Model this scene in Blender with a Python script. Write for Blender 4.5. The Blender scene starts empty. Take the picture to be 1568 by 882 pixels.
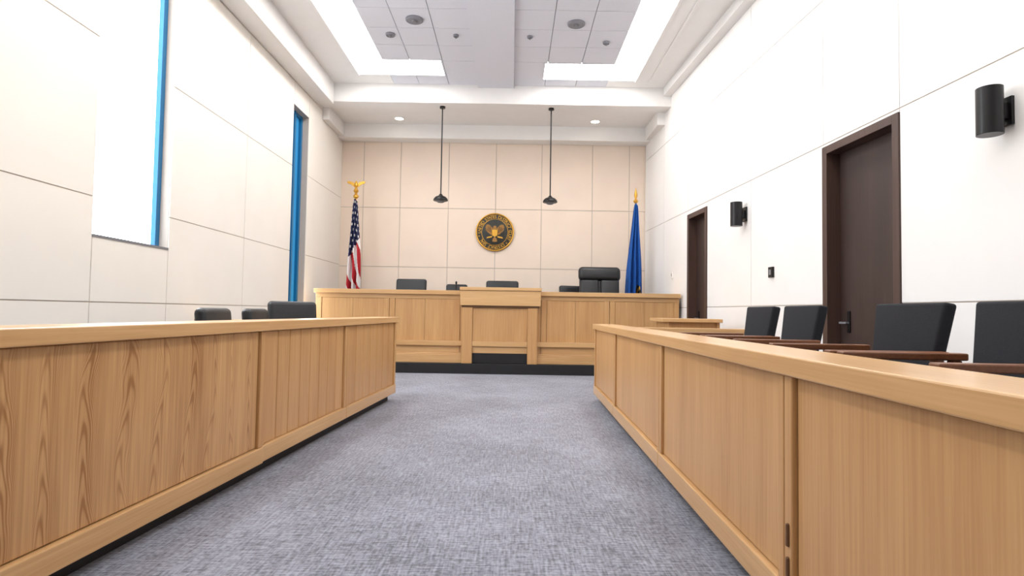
import bpy, bmesh, math, random
from mathutils import Matrix, Vector
random.seed(4)
S=bpy.context.scene
COL=S.collection
try:
    S.view_settings.view_transform='Standard'
    S.view_settings.look='None'
    S.view_settings.exposure=0.0
except Exception: pass

def lin(c):
    return tuple((v/255/12.92 if v/255<=0.04045 else ((v/255+0.055)/1.055)**2.4) for v in c)+(1.0,)

# ---------------------------------------------------------------- materials
def base(name):
    m=bpy.data.materials.new(name); m.use_nodes=True
    nt=m.node_tree; b=nt.nodes['Principled BSDF']
    return m,nt,b
def mat(name,c,rough=.5,metal=0,var=.04,scale=6,bump=0,bscale=200,spec=None):
    m,nt,b=base(name); N=nt.nodes; L=nt.links
    c=lin(c)
    tc=N.new('ShaderNodeTexCoord'); n=N.new('ShaderNodeTexNoise'); n.inputs['Scale'].default_value=scale
    n.inputs['Detail'].default_value=4
    L.new(tc.outputs['Object'],n.inputs['Vector'])
    r=N.new('ShaderNodeValToRGB')
    r.color_ramp.elements[0].position=.3; r.color_ramp.elements[1].position=.7
    r.color_ramp.elements[0].color=tuple(max(0,v*(1-var)) for v in c[:3])+(1,)
    r.color_ramp.elements[1].color=tuple(min(1,v*(1+var)) for v in c[:3])+(1,)
    L.new(n.outputs['Fac'],r.inputs[0]); L.new(r.outputs[0],b.inputs['Base Color'])
    b.inputs['Roughness'].default_value=rough; b.inputs['Metallic'].default_value=metal
    if spec is not None: b.inputs['Specular IOR Level'].default_value=spec
    if bump:
        n2=N.new('ShaderNodeTexNoise'); n2.inputs['Scale'].default_value=bscale
        L.new(tc.outputs['Object'],n2.inputs['Vector'])
        bp=N.new('ShaderNodeBump'); bp.inputs['Strength'].default_value=bump; bp.inputs['Distance'].default_value=.01
        L.new(n2.outputs['Fac'],bp.inputs['Height']); L.new(bp.outputs[0],b.inputs['Normal'])
    return m
def emis(name,c,s):
    m,nt,b=base(name)
    b.inputs['Base Color'].default_value=lin(c)
    b.inputs['Emission Color'].default_value=lin(c); b.inputs['Emission Strength'].default_value=s
    return m
def wood(name,c1,c2,along='z',cathedral=False,rough=.38):
    m,nt,b=base(name); N=nt.nodes; L=nt.links
    tc=N.new('ShaderNodeTexCoord')
    mp=N.new('ShaderNodeMapping'); mp.inputs['Scale'].default_value=(90,90,2.2) if along=='z' else (2.2,90,90)
    L.new(tc.outputs['Object'],mp.inputs[0])
    n=N.new('ShaderNodeTexNoise'); n.inputs['Scale'].default_value=1; n.inputs['Detail'].default_value=5; n.inputs['Distortion'].default_value=.4
    L.new(mp.outputs[0],n.inputs['Vector'])
    mp2=N.new('ShaderNodeMapping'); mp2.inputs['Scale'].default_value=(6,6,.5) if along=='z' else (.5,6,6)
    L.new(tc.outputs['Object'],mp2.inputs[0])
    n2=N.new('ShaderNodeTexNoise'); n2.inputs['Scale'].default_value=1; n2.inputs['Detail'].default_value=3
    L.new(mp2.outputs[0],n2.inputs['Vector'])
    def M(op,a,bb=None,c=None):
        q=N.new('ShaderNodeMath'); q.operation=op
        for i,v in enumerate((a,bb,c)):
            if v is None: continue
            if isinstance(v,(int,float)): q.inputs[i].default_value=v
            else: L.new(v,q.inputs[i])
        return q.outputs[0]
    f=M('ADD',M('MULTIPLY',n.outputs['Fac'],.5),M('MULTIPLY',n2.outputs['Fac'],.5))
    if cathedral:
        sp=N.new('ShaderNodeSeparateXYZ'); L.new(tc.outputs['Object'],sp.inputs[0])
        n3=N.new('ShaderNodeTexNoise'); n3.inputs['Scale'].default_value=1.7; n3.inputs['Detail'].default_value=2
        L.new(tc.outputs['Object'],n3.inputs['Vector'])
        mp4=N.new('ShaderNodeMapping'); mp4.inputs['Scale'].default_value=(18,18,3); L.new(tc.outputs['Object'],mp4.inputs[0])
        n4=N.new('ShaderNodeTexNoise'); n4.inputs['Scale'].default_value=1; L.new(mp4.outputs[0],n4.inputs['Vector'])
        xs=M('ADD',M('ADD',sp.outputs[0],M('MULTIPLY',n3.outputs['Fac'],.26)),M('MULTIPLY',n4.outputs['Fac'],.02))
        pp=M('PINGPONG',xs,.10)
        q=M('MULTIPLY',M('MULTIPLY',pp,pp),190)
        zf=M('ADD',M('ADD',sp.outputs[2],M('MULTIPLY',M('FLOOR',M('DIVIDE',M('ADD',xs,.10),.20)),.417)),q)
        g=M('SINE',M('MULTIPLY',zf,46))
        g=M('POWER',M('ADD',M('MULTIPLY',g,.5),.5),2.5)
        fade=M('SUBTRACT',1,M('MINIMUM',M('MULTIPLY',pp,11),1))
        amp=M('MULTIPLY',M('MAXIMUM',M('SUBTRACT',n2.outputs['Fac'],.25),0),1.25)
        f=M('ADD',f,M('MULTIPLY',M('MULTIPLY',g,fade),amp))
    r=N.new('ShaderNodeValToRGB')
    r.color_ramp.elements[0].position=.34; r.color_ramp.elements[0].color=lin(c1)
    r.color_ramp.elements[1].position=.80; r.color_ramp.elements[1].color=lin(c2)
    L.new(f,r.inputs[0]); L.new(r.outputs[0],b.inputs['Base Color'])
    b.inputs['Roughness'].default_value=rough
    return m

M_WV=wood('oak_vertical',(207,164,112),(172,122,74),'z')
M_WC=wood('oak_cathedral',(209,166,115),(154,106,60),'z',True)
M_WH=wood('oak_horizontal',(217,177,127),(184,138,88),'x',rough=.28)
M_GROOVE=mat('oak_groove',(100,68,42),.7)
M_ARM=wood('walnut_arm',(128,80,50),(88,52,32),'x')
M_DOOR=wood('dark_walnut_door',(60,43,38),(40,28,25),'z',rough=.5)
M_DFRAME=wood('dark_walnut_frame',(80,58,50),(56,40,34),'z',rough=.45)
M_BLACK=mat('black_plinth_and_opening',(20,20,23),.55)  # black of plinth and kicks, also painted shade of the podium opening
M_METAL=mat('black_metal',(18,18,20),.35,.3)
M_LEATHER=mat('black_leather',(20,22,26),.38,bump=.15,bscale=90)
M_FABRIC=mat('charcoal_fabric',(20,22,30),.9,var=.15,scale=60,bump=.3,bscale=400)
M_WALLL=mat('left_wall_panel',(236,231,223),.75,var=.02,scale=1.5)
M_WALLB=mat('back_wall_panel',(229,212,196),.75,var=.025,scale=2)
M_WALLR=mat('right_wall_panel',(236,234,232),.75,var=.02,scale=1.5)
M_SEAM=mat('panel_seam',(188,176,165),.9)
M_CEIL=mat('ceiling_plaster',(233,231,229),.85,var=.01)
M_TILE=mat('ceiling_tile',(214,215,223),.9,var=.03,scale=60)
M_CSEAM=mat('ceiling_seam',(178,178,184),.9)
M_LIGHT=emis('ceiling_light_diffuser',(255,253,250),11.5)
M_DAY=emis('daylight_glass',(236,246,255),6)
M_BLUE=mat('blue_window_frame',(14,104,152),.4)
M_BLUEG=emis('blue_tinted_glass',(40,128,180),.4)
M_GOLD=mat('gold_metal',(215,165,70),.32,.8)
M_BRONZE=mat('bronze',(150,110,58),.42,.5,var=.2,scale=20)
M_SEALD=mat('seal_dark',(44,44,40),.5,.2,var=.3,scale=20)
M_RED=mat('flag_red',(180,25,40),.8)
M_WHITE=mat('flag_white',(235,232,232),.8)
M_NAVY=mat('flag_navy',(24,32,74),.8)
M_FBLUE=mat('flag_blue',(16,84,166),.85)
M_LAMP=emis('lamp_bulb',(255,244,225),10)
M_GREY=mat('grey_plastic',(120,120,125),.5)
M_DGREY=mat('speaker_grille',(135,135,142),.6,var=.15,scale=150)
# carpet
m,nt,b=base('carpet_grey_blue'); N=nt.nodes; L=nt.links
tc=N.new('ShaderNodeTexCoord')
c_=N.new('ShaderNodeTexNoise'); c_.inputs['Scale'].default_value=1.3; c_.inputs['Detail'].default_value=5
fl=N.new('ShaderNodeTexNoise'); fl.inputs['Scale'].default_value=55; fl.inputs['Detail'].default_value=2
mpx=N.new('ShaderNodeMapping'); mpx.inputs['Scale'].default_value=(95,8,1); L.new(tc.outputs['Object'],mpx.inputs[0])
mpy=N.new('ShaderNodeMapping'); mpy.inputs['Scale'].default_value=(8,95,1); L.new(tc.outputs['Object'],mpy.inputs[0])
wx=N.new('ShaderNodeTexNoise'); wx.inputs['Scale'].default_value=1; L.new(mpx.outputs[0],wx.inputs['Vector'])
wy=N.new('ShaderNodeTexNoise'); wy.inputs['Scale'].default_value=1; L.new(mpy.outputs[0],wy.inputs['Vector'])
L.new(tc.outputs['Object'],fl.inputs['Vector']); L.new(tc.outputs['Object'],c_.inputs['Vector'])
def mm(op,x,y):
    q=N.new('ShaderNodeMath'); q.operation=op
    for i,v in enumerate((x,y)):
        if isinstance(v,(int,float)): q.inputs[i].default_value=v
        else: L.new(v,q.inputs[i])
    return q.outputs[0]
wv=mm('MULTIPLY',mm('ADD',mm('ADD',wx.outputs['Fac'],wy.outputs['Fac']),fl.outputs['Fac']),.333)
f=mm('ADD',mm('MULTIPLY',wv,.82),mm('MULTIPLY',c_.outputs['Fac'],.18))
r=N.new('ShaderNodeValToRGB'); r.color_ramp.elements[0].position=.42; r.color_ramp.elements[1].position=.58
r.color_ramp.elements[0].color=lin((76,79,91)); r.color_ramp.elements[1].color=lin((148,152,168))
L.new(f,r.inputs[0]); L.new(r.outputs[0],b.inputs['Base Color']); b.inputs['Roughness'].default_value=.9
b.inputs['Sheen Weight'].default_value=.3; b.inputs['Sheen Roughness'].default_value=.5
bp=N.new('ShaderNodeBump'); bp.inputs['Strength'].default_value=.5; bp.inputs['Distance'].default_value=.01
L.new(wv,bp.inputs['Height']); L.new(bp.outputs[0],b.inputs['Normal'])
M_CARPET=m

# ---------------------------------------------------------------- mesh builder
class B:
    def __init__(s): s.v=[]; s.f=[]; s.m=[]; s.mats=[]; s.smooth=[]
    def mi(s,m):
        if m not in s.mats: s.mats.append(m)
        return s.mats.index(m)
    def add(s,vs,fs,m,M=None,sm=False):
        o=len(s.v)
        for p in vs:
            p=Vector(p)
            s.v.append(M@p if M else p)
        k=s.mi(m)
        for f in fs: s.f.append([i+o for i in f]); s.m.append(k); s.smooth.append(sm)
    def box(s,x0,x1,y0,y1,z0,z1,m,M=None):
        vs=[(x,y,z) for x in(x0,x1) for y in(y0,y1) for z in(z0,z1)]
        s.add(vs,[(0,1,3,2),(4,6,7,5),(0,4,5,1),(2,3,7,6),(0,2,6,4),(1,5,7,3)],m,M)
    def lathe(s,prof,m,seg=24,M=None,c=(0,0,0),sm=True):
        vs=[];fs=[]
        for (r,z) in prof:
            for i in range(seg):
                a=2*math.pi*i/seg
                vs.append((c[0]+r*math.cos(a),c[1]+r*math.sin(a),c[2]+z))
        n=len(prof)
        for j in range(n-1):
            for i in range(seg):
                i2=(i+1)%seg
                fs.append((j*seg+i,j*seg+i2,(j+1)*seg+i2,(j+1)*seg+i))
        fs.append(tuple(range(seg))); fs.append(tuple((n-1)*seg+i for i in range(seg)))
        s.add(vs,fs,m,M,sm)
    def cyl(s,c,r,z0,z1,m,seg=24,M=None): s.lathe([(r,z0),(r,z1)],m,seg,M,(c[0],c[1],0))
    def make(s,name,parent=None,bevel=0,seg=2,M=None,loc=None):
        me=bpy.data.meshes.new(name); me.from_pydata([tuple(p) for p in s.v],[],s.f)
        for m in s.mats: me.materials.append(m)
        for p,k,q in zip(me.polygons,s.m,s.smooth): p.material_index=k; p.use_smooth=q
        bm=bmesh.new(); bm.from_mesh(me); bmesh.ops.recalc_face_normals(bm,faces=bm.faces); bm.to_mesh(me); bm.free()
        o=bpy.data.objects.new(name,me); COL.objects.link(o)
        if parent: o.parent=parent
        if M is not None: o.matrix_basis=M
        if loc is not None: o.location=loc
        if bevel:
            md=o.modifiers.new('bevel','BEVEL'); md.width=bevel; md.segments=seg; md.limit_method='ANGLE'; md.angle_limit=math.radians(50)
        if any(s.smooth):
            try: me.set_sharp_from_angle(angle=math.radians(40))
            except Exception: pass
        return o
def empty(name,loc,rz=0):
    e=bpy.data.objects.new(name,None); COL.objects.link(e); e.location=loc; e.rotation_euler=(0,0,rz); e.empty_display_size=.2
    return e

def frame(o,s,n,t):
    M=Matrix.Identity(4)
    for i in range(3):
        M[i][0]=s[i]; M[i][1]=n[i]; M[i][2]=t[i]; M[i][3]=o[i]
    return M
def panels(b,M,sl,tl,holes,gap,mt,n0,n1):
    g=gap/2
    for i in range(len(sl)-1):
        for j in range(len(tl)-1):
            s0,s1,t0,t1=sl[i]+g,sl[i+1]-g,tl[j]+g,tl[j+1]-g
            ss={s0,s1}; ts={t0,t1}
            for h in holes:
                for v in h[:2]:
                    if s0<v<s1: ss.add(v)
                for v in h[2:]:
                    if t0<v<t1: ts.add(v)
            ss=sorted(ss); ts=sorted(ts)
            for a in range(len(ss)-1):
                for c in range(len(ts)-1):
                    ms=(ss[a]+ss[a+1])/2; mt_=(ts[c]+ts[c+1])/2
                    if any(h[0]<ms<h[1] and h[2]<mt_<h[3] for h in holes): continue
                    b.box(ss[a],ss[a+1],n0,n1,ts[c],ts[c+1],mt,M)
def wall(name,M,sl,tl,holes,gap,mp,ms,depth=.2,pt=.008):
    b=B()
    panels(b,M,[sl[0],sl[-1]],[tl[0],tl[-1]],holes,0,ms,-depth,-pt)
    panels(b,M,sl,tl,holes,gap,mp,-pt,0)
    return b.make(name)

# ---------------------------------------------------------------- room
XL=-3.5; DB=12.05; REAR=-3.0; ZC=5.0
k=.052; nk=math.hypot(1,k)
def XR(d): return 3.3-k*d
ML=frame((XL,0,0),(0,1,0),(1,0,0),(0,0,1))
MR=frame((3.3,0,0),(-k/nk,1/nk,0),(-1/nk,-k/nk,0),(0,0,1))
MB_=frame((0,DB,0),(1,0,0),(0,-1,0),(0,0,1))
b=B(); b.box(-4.2,4.2,REAR-.2,DB+.3,-.1,0,M_CARPET); b.make('floor')
W1h=(4.95,6.05,1.585,4.45); W2h=(9.35,10.05,.3,4.25)
wall('wall_left',ML,[REAR,-.2,1.6,3.1,4.95,6.05,7.75,9.35,10.05,DB],[0,1.03,1.91,3.26,4.62,5.4],[W1h,W2h],.010,M_WALLL,M_SEAM)
D1=(4.69,5.75,0,2.64); D2=(8.72,9.54,0,2.6)
wall('wall_right',MR,[REAR,-.5,1.2,2.9,4.69,5.75,7.3,8.72,9.54,10.8,DB],[0,1.12,2.67,4.1,5.4],[D1,D2],.010,M_WALLR,M_SEAM)
wall('wall_back',MB_,[-3.7,-3.05,-2.3,-1.32,-.36,.57,1.6,2.35,3.0],[0,.7,1.88,3.08,4.45,5.4],[],.013,M_WALLB,M_SEAM)
b=B(); b.box(-4,4,REAR-.2,REAR,0,5.4,M_WALLL); b.make('wall_rear')
# ceiling
MC=frame((0,0,ZC),(0,1,0),(0,0,-1),(1,0,0))
LH=[(.5,10.0,-2.65,-2.14),(9.40,10.0,-2.14,-1.2),(.5,10.1,1.6,2.06),(9.45,10.1,.48,1.6),(.5,1.0,-2.14,-1.2),(.5,1.0,.48,1.6)]
b=B()
panels(b,MC,[REAR,DB],[-4,4],[],0,M_CSEAM,-.3,-.03)
panels(b,MC,[REAR,10.5],[-3.6,-2.14],LH,0,M_CEIL,-.03,0)
panels(b,MC,[REAR,10.5],[1.6,3.6],LH,0,M_CEIL,-.03,0)
rows=[REAR,-2.4,-1.8,-1.2,-.6,-.01]+[9.40-.55*i for i in range(17,-1,-1)]
rows=sorted(set(rows))
panels(b,MC,rows+[10.5],[-2.14,-1.69,-1.17,-.65],LH,.009,M_TILE,-.03,0)
panels(b,MC,rows+[10.5],[-.02,.52,1.06,1.6],LH,.009,M_TILE,-.03,0)
panels(b,MC,[REAR,10.5],[-.65,-.02],[],0,M_TILE,-.03,.05)
b.make('ceiling')
b=B()
for h in LH: b.box(h[0]+.0,h[1]-.0,-.028,-.008,h[2],h[3],M_LIGHT,MC)
b.make('ceiling_light_panel')
b=B()
for h in [(.5,10.0,-2.69,-2.65),(.5,10.14,2.06,2.10),(.5,10.14,2.30,2.33)]: b.box(h[0],h[1],0,.02,h[2],h[3],M_CEIL,MC)
b.make('trim_1')
b=B(); b.box(-3.5,XR(10.4)+.02,10.4,10.75,4.67,5.05,M_CEIL); b.make('trim_2')
b=B(); b.box(-3.5,XR(10.9)+.05,10.75,DB,4.70,5.05,M_CEIL)
b.box(-3.5,2.72,11.72,DB,4.42,4.71,M_CEIL)
b.box(-3.5,-3.38,10.75,11.73,4.45,4.71,M_CEIL)
b.box(2.6,2.76,10.75,11.73,4.45,4.71,M_CEIL)
b.make('trim_3',bevel=.01)
b=B(); b.box(-3.5,-3.2,REAR,10.41,4.62,5.05,M_CEIL); b.make('trim_4',bevel=.01)
b=B(); b.box(REAR,10.42,-.02,.14,4.86,5.05,M_CEIL,MR); b.make('trim_5')
# windows
def window(name,h,dep=.13,blueglass=False):
    b=B(); s0,s1,z0,z1=h
    b.box(s0,s1,-dep-.03,-dep-.01,z0,z1,M_BLUEG if blueglass else M_DAY,ML)
    fr=.05
    b.box(s0,s0+fr,-dep-.01,-dep+.03,z0,z1,M_BLUE,ML)
    b.box(s1-fr*1.4,s1,-dep-.01,-dep+.035,z0,z1,M_BLUE,ML)
    b.box(s0,s1,-dep-.01,-dep+.03,z1-fr,z1,M_BLUE,ML)
    b.box(s0,s1,-dep-.01,-dep+.03,z0,z0+.02,M_BLUE,ML)
    b.box(s0,s1,-dep,.004,z0-.012,z0+.012,M_GREY,ML)
    if blueglass:
        b.box((s0+s1)/2-.03,(s0+s1)/2+.03,-dep-.01,-dep+.04,z0,z1,M_BLUE,ML)
    b.make(name)
window('window_1',W1h); window('window_2',W2h,.14,True)
# doors
def door(name,h,hs):
    b=B(); s0,s1,z0,z1=h; f=.075
    b.box(s0,s0+f,-.16,.015,z0,z1,M_DFRAME,MR); b.box(s1-f,s1,-.16,.015,z0,z1,M_DFRAME,MR)
    b.box(s0+f,s1-f,-.16,.015,z1-f,z1,M_DFRAME,MR)
    b.box(s0+f,s1-f,-.17,-.12,z0+.01,z1-f,M_DOOR,MR)
    b.box(s0+f+.05,s1-f-.05,-.121,-.112,z0+.2,z1-f-.08,M_DOOR,MR)
    b.box(hs-.02,hs+.02,-.12,-.10,.86,1.06,M_METAL,MR); b.box(hs-.01,hs+.10,-.085,-.07,.94,.96,M_GREY,MR); b.box(hs-.01,hs+.01,-.11,-.07,.94,.96,M_GREY,MR)
    b.make(name,bevel=.003)
door('door_1',D1,D1[1]-.22); door('door_2',D2,D2[1]-.2)

# ---------------------------------------------------------------- rail benches
def rail_bench(name,far,dirv,sgn,L,zt,capw,stiles,plank,proud,cap_t=.06,slots=None,pm=None):
    x=Vector((dirv[0],dirv[1],0)).normalized(); z=Vector((0,0,1)); y=z.cross(x)
    M=frame((far[0],far[1],0),x,y,z)
    pm=pm or M_WC
    b=B()
    def bx(x0,x1,n0,n1,z0,z1,m):
        a=sorted((sgn*n0,sgn*n1)); b.box(x0,x1,a[0],a[1],z0,z1,m)
    zc=zt-cap_t; zk=.105
    bx(0.04,L,-.16,-.055,0,zk,M_BLACK)
    bx(0.0,L,-.18,-.012,zk,zc,M_GROOVE)
    segs=[0]+stiles+[L]
    for i in range(len(segs)-1):
        a,c=segs[i],segs[i+1]; p=.014 if a>=proud-1e-6 else 0
        bx(a+.003,c-.003,-.05,.022+p,zk-.02,zk+.075,M_WH)
        bx(a+.003,a+.055,-.05,.016+p,zk+.075,zc-.003,M_WV)
        bx(c-.045,c-.003,-.05,.016+p,zk+.075,zc-.003,M_WV)
        if plank[i]:
            n=plank[i]; w=(c-a-.11)/n
            for q in range(n):
                bx(a+.057+q*w+.003,a+.057+(q+1)*w-.003,-.05,p,zk+.077,zc-.003,M_WV)
        else:
            bx(a+.060,c-.050,-.05,p,zk+.079,zc-.003,pm)
    pr=min(proud,L)
    bx(-.04,pr,-capw+.035,.035,zc,zt,M_WH)
    if pr<L: bx(pr+.001,L,-capw+.035,.049,zc,zt,M_WH)
    bx(-.02,.0,-.18,.0,zk-.02,zc,M_WV)
    if slots:
        for (a,c,z0,z1) in slots:
            bx(a,c,.0,.024,z0,z1,M_GROOVE)
    return b.make(name,bevel=.005,M=M)
rail_bench('gallery_rail_bench',(-1.30,6.7),(-.061,-1),1,5.9,.925,.26,[1.63,3.13,5.02],[7,8,0,0],3.13)
rail_bench('jury_box_rail',(.975,6.9),(-.0207,-1),-1,7.3,.88,.25,[1.5,3.3,5.02],[0,0,0,0],9,pm=M_WV,
   slots=[(5.045,5.06,.2,.27),(5.045,5.06,.3,.37)])

b=B(); b.box(1.22,2.9,.0,6.75,0,.2,M_CARPET); b.make('jury_platform')
b=B(); b.box(1.24,2.90,6.78,6.88,0,.80,M_WV); b.box(1.24,2.90,6.76,6.92,.80,.85,M_WH); b.make('jury_box_return_rail',bevel=.004)
b=B(); b.box(-3.46,-1.60,6.56,6.68,0,.82,M_WV); b.box(-3.46,-1.60,6.52,6.70,.82,.87,M_WH); b.make('gallery_return_rail',bevel=.004)

# clerk desk
b=B()
b.box(1.86,2.60,7.35,8.05,.91,.955,M_WH); b.box(1.94,1.98,7.4,8.0,0,.91,M_WV); b.box(2.54,2.58,7.4,8.0,0,.91,M_WV); b.box(1.98,2.54,7.42,7.45,.25,.91,M_WV)
b.make('clerk_desk',bevel=.005)

# ---------------------------------------------------------------- judge bench
b=B(); b.box(-3.45,2.64,9.63,DB-.01,0,.165,M_BLACK); b.make('dais_plinth',bevel=.005)
b=B(); b.box(-3.45,2.64,10.35,DB-.01,.165,.45,M_CARPET); b.make('dais_floor')
b=B(); F=9.78
x0,x1=-3.20,2.74
b.box(x0,x1,F+.03,10.3,.165,1.26,M_GROOVE)
b.box(x0-.03,x1+.01,F-.06,10.33,1.27,1.34,M_WH)
b.box(x0-.01,x1,F-.01,F+.04,1.20,1.27,M_WH)
b.box(x0,x1,F-.05,F+.04,.165,.30,M_WH)
b.box(x0,x1,F-.025,F+.04,.30,.33,M_WH)
b.box(x0,x1,F-.05,F+.04,.44,.52,M_WH)
sx=[x0,-2.0,-.84,.48,1.6,x1]
for i in range(len(sx)-1):
    a,c=sx[i],sx[i+1]
    b.box(a+.003,a+.09,F-.012,F+.04,.52,1.20,M_WV); b.box(c-.09,c-.003,F-.012,F+.04,.52,1.20,M_WV)
    w=(c-a-.18)/2
    for q in range(2):
        b.box(a+.092+q*w+.001,a+.092+(q+1)*w-.001,F,F+.04,.52,1.20,M_WV)
    b.box(a+.003,c-.003,F,F+.04,.33,.44,M_WH)
b.box(x0-.01,x0+.02,F,10.3,.165,1.27,M_WV)
G=9.66
b.box(-.84,.48,G-.06,F+.05,1.345,1.395,M_WH)
b.box(-.83,.47,G-.04,F+.05,1.10,1.345,M_WH)
b.box(-.81,.45,G-.02,F+.05,1.07,1.10,M_GROOVE)
b.box(-.80,-.63,G-.01,F,.165,1.07,M_WV); b.box(.26,.42,G-.01,F,.165,1.07,M_WV)
b.box(-.63,.26,G+.02,F,.52,1.07,M_WV)
b.box(-.63,.26,G+.0,F,.44,.52,M_WH)
b.box(-.63,.26,G+.03,F,.33,.44,M_WH)
b.box(-.63,.26,G+.04,F-.03,.165,.33,M_BLACK)  # solid black block stands in for the shade inside the podium opening
b.make('judge_bench',bevel=.005)

# ---------------------------------------------------------------- seal
b=B(); R=.385
def ring(R0,r,seg=64,s2=10):
    vs=[];fs=[]
    for i in range(seg):
        a=2*math.pi*i/seg
        for j in range(s2):
            t=2*math.pi*j/s2
            vs.append(((R0+r*math.cos(t))*math.cos(a),(R0+r*math.cos(t))*math.sin(a),r*math.sin(t)))
    for i in range(seg):
        for j in range(s2):
            fs.append((i*s2+j,((i+1)%seg)*s2+j,((i+1)%seg)*s2+(j+1)%s2,i*s2+(j+1)%s2))
    return vs,fs
seal=empty('court_seal',(-.365,DB-.002,2.61)); seal.rotation_euler=(math.pi/2,0,0)
b.lathe([(R,0),(R,.03),(R-.02,.035)],M_BRONZE,64)
b.lathe([(R-.03,.03),(R-.03,.037),(R-.035,.038)],M_SEALD,64)
b.lathe([(R-.12,.03),(R-.12,.045),(R-.13,.05)],M_SEALD,64)
for R0,rr in ((R-.012,.014),(R-.122,.010)):
    vs,fs=ring(R0,rr); b.add([(p[0],p[1],p[2]+.037) for p in vs],fs,M_GOLD,None,True)
b.make('disc',seal)
txt="UNITED STATES DISTRICT COURT * DISTRICT SEAL * "
for i,ch in enumerate(txt):
    if ch==' ': continue
    cu=bpy.data.curves.new('letter_%d'%i,'FONT'); cu.body=ch; cu.size=.088; cu.extrude=.005; cu.align_x='CENTER'; cu.materials.append(M_GOLD)
    o=bpy.data.objects.new('letter_%d'%i,cu); COL.objects.link(o); o.parent=seal
    a=math.pi/2-2*math.pi*i/len(txt)+math.pi*.5
    rr=R-.102
    o.location=(rr*math.cos(a),rr*math.sin(a),.043); o.rotation_euler=(0,0,a-math.pi/2)
b=B()
def poly(pts,z0,z1,m,mirror=True):
    for sg in ((1,-1) if mirror else (1,)):
        n=len(pts); vs=[(sg*x,y,z0) for x,y in pts]+[(sg*x,y,z1) for x,y in pts]
        fs=[tuple(range(n)),tuple(range(n,2*n))]+[(i,(i+1)%n,n+(i+1)%n,n+i) for i in range(n)]
        b.add(vs,fs,m)
poly([(.02,.05),(.06,.10),(.12,.15),(.17,.15),(.19,.10),(.18,.04),(.15,0),(.12,-.02),(.09,-.05),(.06,-.06),(.03,-.03)],.045,.06,M_BRONZE)
for q in range(4): poly([(.09+.025*q,.11-.012*q),(.10+.025*q,.115-.012*q),(.075+.025*q,-.01+.012*q),(.065+.025*q,-.012+.012*q)],.058,.066,M_SEALD)
poly([(0,-.10),(.05,-.07),(.055,.04),(0,.05)],.05,.075,M_GOLD)
poly([(0,.05),(.03,.06),(.035,.10),(.015,.125),(0,.125)],.05,.075,M_BRONZE)
poly([(0,-.09),(.04,-.14),(.05,-.19),(0,-.2)],.045,.06,M_BRONZE)
poly([(.05,-.08),(.15,-.10),(.17,-.13),(.06,-.11)],.045,.06,M_GOLD)
b.make('eagle_relief',seal)

# ---------------------------------------------------------------- pendants, downlights, speakers
for x in (-1.30,.655):
    b=B(); c=(x,10.6)
    b.cyl(c,.05,4.64,4.67,M_METAL); b.cyl(c,.011,3.08,4.66,M_METAL,12)
    b.lathe([(.02,.12),(.035,.10),(.05,.085),(.09,.07),(.12,.04),(.132,.01),(.13,0),(.12,-.005)],M_METAL,32,None,(x,10.6,2.97))
    b.lathe([(.07,.0),(.07,-.015),(.05,-.03)],M_GREY,24,None,(x,10.6,2.965))
    b.make('pendant_lamp')
for x in (-2.22,1.55):
    b=B(); b.lathe([(.10,0),(.10,-.015),(.085,-.018)],M_CEIL,32,None,(x,11.35,4.70)); b.lathe([(.08,-.018),(.07,-.022)],M_LAMP,32,None,(x,11.35,4.70)); b.make('recessed_downlight')
for (x,d,r,mt) in ((-1.4,8.05,.12,M_DGREY),(-1.82,8.5,.07,M_DGREY),(-.87,8.5,.04,M_DGREY),(.83,8.1,.12,M_DGREY),(1.33,8.65,.05,M_DGREY),(.2,8.5,.04,M_DGREY)):
    b=B(); b.lathe([(r,0),(r,-.02),(r*.85,-.03),(r*.8,-.022)],mt,32,None,(x,d,ZC)); b.lathe([(r*.35,-.02),(r*.3,-.05)],M_GREY,24,None,(x,d,ZC)); b.make('ceiling_speaker')
def sconce(s,z):
    b=B(); r=.072
    b.lathe([(r-.006,-.15),(r,-.15),(r,.15),(r-.006,.15),(r-.008,.10)],M_METAL,32,MR@Matrix.Translation((s,.12,z)))
    b.box(s-.05,s+.05,0,.02,z-.09,z+.09,M_METAL,MR); b.box(s-.03,s+.03,.0,.07,z-.05,z+.05,M_METAL,MR)
    b.make('wall_sconce',bevel=.002)
sconce(3.72,2.31); sconce(7.45,2.27)
b=B(); b.box(6.72,6.82,0,.025,1.44,1.56,M_METAL,MR); b.box(6.745,6.795,.025,.03,1.47,1.53,M_GREY,MR); b.make('wall_control_panel',bevel=.003)
b=B(); b.box(10.25,10.33,0,.02,1.62,1.75,M_CEIL,MR); b.box(10.28,10.30,.02,.026,1.66,1.71,M_GREY,MR); b.make('light_switch',bevel=.003)

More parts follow.
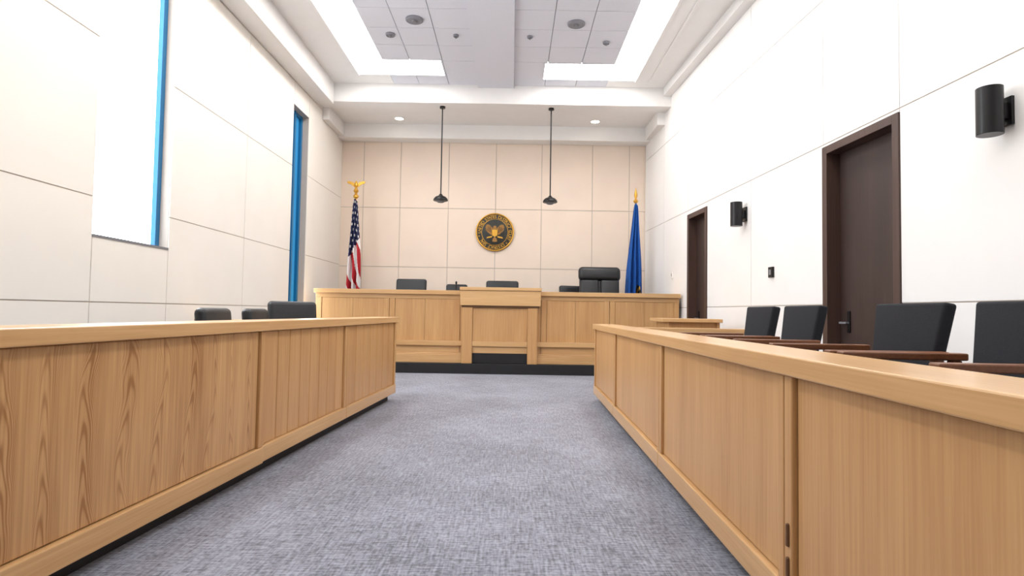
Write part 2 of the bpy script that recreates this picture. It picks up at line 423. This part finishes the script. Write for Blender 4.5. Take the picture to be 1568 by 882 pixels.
# ---------------------------------------------------------------- flags
def flag_cloth(parent,ztop,zbot,lo,hi,us):
    nu,nv=72,150
    vs=[];fs=[];mi=[]
    for j in range(nv+1):
        v=j/nv
        e=min(1,v*1.15)**.75
        for i in range(nu+1):
            u=i/nu
            l=-.03+(lo+.03)*e; h=.035+(hi-.035)*e
            x=l+(h-l)*u+.012*math.sin(v*9+u*4)*e
            y=-.04+(.015+.06*e)*math.sin(u*2*math.pi*3.2+v*2.2)+.02*math.sin(u*17+v*3)*e
            zz=ztop-(ztop-zbot)*v-.10*abs(u-.4)*(1-v)+.03*math.sin(u*20)*v
            vs.append((x,y,zz))
    mats=[M_NAVY,M_WHITE,M_RED] if us else [M_FBLUE,M_GOLD,M_METAL]
    for j in range(nv):
        for i in range(nu):
            fs.append((j*(nu+1)+i,j*(nu+1)+i+1,(j+1)*(nu+1)+i+1,(j+1)*(nu+1)+i))
            u=i/nu; v=j/nv
            if us:
                if v+.22*u<.52:
                    row=j//7
                    ii=(i+ (6 if row%2 else 0))%12
                    k_=1 if (ii in(3,4,5,6) and j%7 in(2,3,4)) else 0
                else:
                    c=u*4-v*8+.5*math.sin(v*12)
                    k_=1+int(math.floor(c))%2
            else:
                du=(u-.76)/.22; dv=(v-.73)/.07
                q=du*du+dv*dv
                k_=0
                if q<1: k_=1 if (math.sin(du*9+dv*7)>-.2) else 2
            mi.append(k_)
    me=bpy.data.meshes.new('flag_cloth'); me.from_pydata(vs,[],fs)
    for m in mats: me.materials.append(m)
    for p,q in zip(me.polygons,mi): p.material_index=q; p.use_smooth=True
    o=bpy.data.objects.new('flag_cloth',me); COL.objects.link(o); o.parent=parent
    md=o.modifiers.new('s','SOLIDIFY'); md.thickness=.003
def pole(parent,zb,zt):
    b=B(); b.lathe([(.15,zb),(.15,zb+.02),(.06,zb+.06),(.03,zb+.10)],M_GOLD,32); b.cyl((0,0),.014,zb+.05,zt,M_GOLD,12); b.make('flag_pole',parent)
e=empty('american_flag',(-3.0,11.3,.45)); pole(e,0,2.66); flag_cloth(e,2.66,.4,-.17,.16,True)
b=B(); z=2.66
b.lathe([(.02,0),(.05,.03),(.05,.06),(.02,.09),(.03,.12),(.05,.15),(.03,.19),(.018,.22)],M_GOLD,20,None,(0,0,z))
b.lathe([(.012,0),(.045,.05),(.03,.10),(.01,.14)],M_GOLD,16,None,(0,0,z+.2))
for sg in(-1,1):
    pts=[(0,.24),(.05,.31),(.12,.335),(.175,.33),(.16,.295),(.10,.275),(.03,.22)]
    n=len(pts); vv=[(sg*x,-.012,z+y) for x,y in pts]+[(sg*x,.012,z+y) for x,y in pts]
    b.add(vv,[tuple(range(n)),tuple(range(n,2*n))]+[(i,(i+1)%n,n+(i+1)%n,n+i) for i in range(n)],M_GOLD)
b.make('eagle_finial',e)
e=empty('state_flag',(2.33,11.3,.45)); pole(e,0,2.66); flag_cloth(e,2.66,.3,-.21,.15,False)
b=B(); b.lathe([(.02,0),(.045,.03),(.045,.05),(.015,.08),(.02,.10),(.035,.15),(.02,.22),(.004,.29)],M_GOLD,20,None,(0,0,2.66)); b.make('spear_finial',e)

# ---------------------------------------------------------------- chairs
def rbox(name,par,x0,x1,y0,y1,z0,z1,m,bev,M=None,seg=4,taper=1.0):
    b=B()
    w=(x1-x0)/2; cx=(x0+x1)/2
    vs=[(cx+sx*w*(taper if z==z0 else 1),y,z) for sx in(-1,1) for y in(y0,y1) for z in(z0,z1)]
    b.add(vs,[(0,1,3,2),(4,6,7,5),(0,4,5,1),(2,3,7,6),(0,2,6,4),(1,5,7,3)],m,M)
    o=b.make(name,par,bevel=bev,seg=seg)
    for p in o.data.polygons: p.use_smooth=True
    return o
def tilt(y,z,deg): return Matrix.Translation((0,y,z))@Matrix.Rotation(math.radians(deg),4,'X')@Matrix.Translation((0,-y,-z))
def armchair(loc,rz,w=.54,ht=.86):
    e=empty('armchair',loc,rz)
    T=tilt(.2,.42,-9)
    h=w/2
    rbox('seat',e,-h+.02,h-.02,-.25,.22,.38,.48,M_FABRIC,.03)
    rbox('backrest',e,-h,h,.19,.25,.44,ht,M_FABRIC,.016,T,taper=.80)
    b=B()
    for sx in(-1,1):
        x=sx*(h+.03)
        b.box(x-.028,x+.028,-.27,.24,.63,.66,M_ARM)
        b.box(x-.02,x+.02,-.24,-.20,0,.63,M_ARM); b.box(x-.02,x+.02,.18,.22,0,.63,M_ARM)
        b.box(x-.015,x+.015,-.2,.18,.34,.38,M_ARM)
    b.box(-h-.03,h+.03,-.235,-.205,.34,.38,M_ARM); b.box(-h-.03,h+.03,.185,.215,.34,.38,M_ARM)
    b.make('frame',e,bevel=.006)
for d in (4.57,3.92,2.86,2.2): armchair((1.63,d,.2),-math.pi/2 + random.uniform(-.03,.03),.51,.88)
def office(loc,rz,w=.56,ht=1.1,name='leather_office_chair',big=False):
    e=empty(name,loc,rz); h=w/2
    T=tilt(.22,.5,-6)
    rbox('seat',e,-h+.03,h-.03,-.26,.22,.42,.53,M_LEATHER,.045)
    rbox('backrest',e,-h,h,.19,.28,.50,ht-(.22 if big else .0),M_LEATHER,.042,T)
    if big:
        rbox('headrest',e,-h-.02,h+.02,.13,.30,ht-.27,ht,M_LEATHER,.08,T)
        for q in (-1,1): rbox('tuft_%d'%(q+2),e,q*h*.5-h*.45,q*h*.5+h*.45,.13,.2,.55,ht-.25,M_LEATHER,.04,T)
    b=B()
    for sx in(-1,1):
        x=sx*(h+.03)
        b.box(x-.03,x+.03,-.2,.16,.66,.70,M_LEATHER); b.box(x-.02,x+.02,-.02,.04,.46,.66,M_METAL)
        b.box(min(x,sx*(h-.08)),max(x,sx*(h-.08)),-.02,.04,.44,.47,M_METAL)
    b.make('armrests',e,bevel=.012)
    b=B(); b.cyl((0,0),.03,.08,.42,M_METAL)
    for i in range(5):
        R_=Matrix.Rotation(2*math.pi*i/5,4,'Z')
        b.box(0,.28,-.025,.025,.06,.10,M_METAL,R_); b.lathe([(.028,0),(.03,.03),(.028,.06)],M_METAL,12,R_@Matrix.Translation((.27,0,0)))
    b.make('swivel_base',e,bevel=.004)
office((-1.86,10.75,.45),.0,.56,1.14)
office((-.99,10.9,.45),.15,.40,1.06)
office((-.18,10.75,.45),0,.60,1.13)
office((1.62,10.8,.45),0,.74,1.42,'judge_chair',True)
office((1.22,11.4,.45),.2,.5,1.09)
office((-2.04,4.66,0),math.pi/2,.46,1.0)
office((-2.04,5.42,0),math.pi/2,.42,1.0)
office((-2.06,6.0,0),math.pi/2-.75,.52,1.08)
b=B(); b.cyl((-.95,10.15),.05,1.341,1.36,M_METAL); b.cyl((-.95,10.15),.008,1.36,1.47,M_METAL,8); b.lathe([(.012,0),(.018,.02),(.012,.05)],M_METAL,12,None,(-.95,10.15,1.46)); b.make('desk_microphone')

# ---------------------------------------------------------------- lights
def area(name,loc,rot,sx,sy,p,c=(1,1,1)):
    l=bpy.data.lights.new(name,'AREA'); l.shape='RECTANGLE'; l.size=sx; l.size_y=sy; l.energy=p; l.color=c
    o=bpy.data.objects.new(name,l); COL.objects.link(o); o.location=loc; o.rotation_euler=rot
area('window_light_near',(-3.3,5.5,3.0),(0,-math.pi/2,0),2.6,1.0,50,(.9,.95,1))
area('window_light_far',(-3.3,9.75,2.3),(0,-math.pi/2,0),3.4,.6,34,(.9,.95,1))
area('ceiling_fill_added',(0,3.5,4.8),(0,0,0),3.5,7,80,(1,.99,.98))  # added fill lamp below the ceiling tiles; no fixture hangs here
w=bpy.data.worlds.new('w'); S.world=w; w.use_nodes=True
w.node_tree.nodes['Background'].inputs[0].default_value=(.85,.92,1,1); w.node_tree.nodes['Background'].inputs[1].default_value=1

# ---------------------------------------------------------------- camera
cd=bpy.data.cameras.new('camera'); cam=bpy.data.objects.new('camera',cd); COL.objects.link(cam)
cd.lens=21.0; cd.sensor_width=36; cd.clip_start=.02
cam.matrix_world=Matrix.Translation((0,0,1.0))@Matrix.Rotation(math.radians(92.32),4,'X')@Matrix.Rotation(math.radians(.92),4,'Z')
S.camera=cam
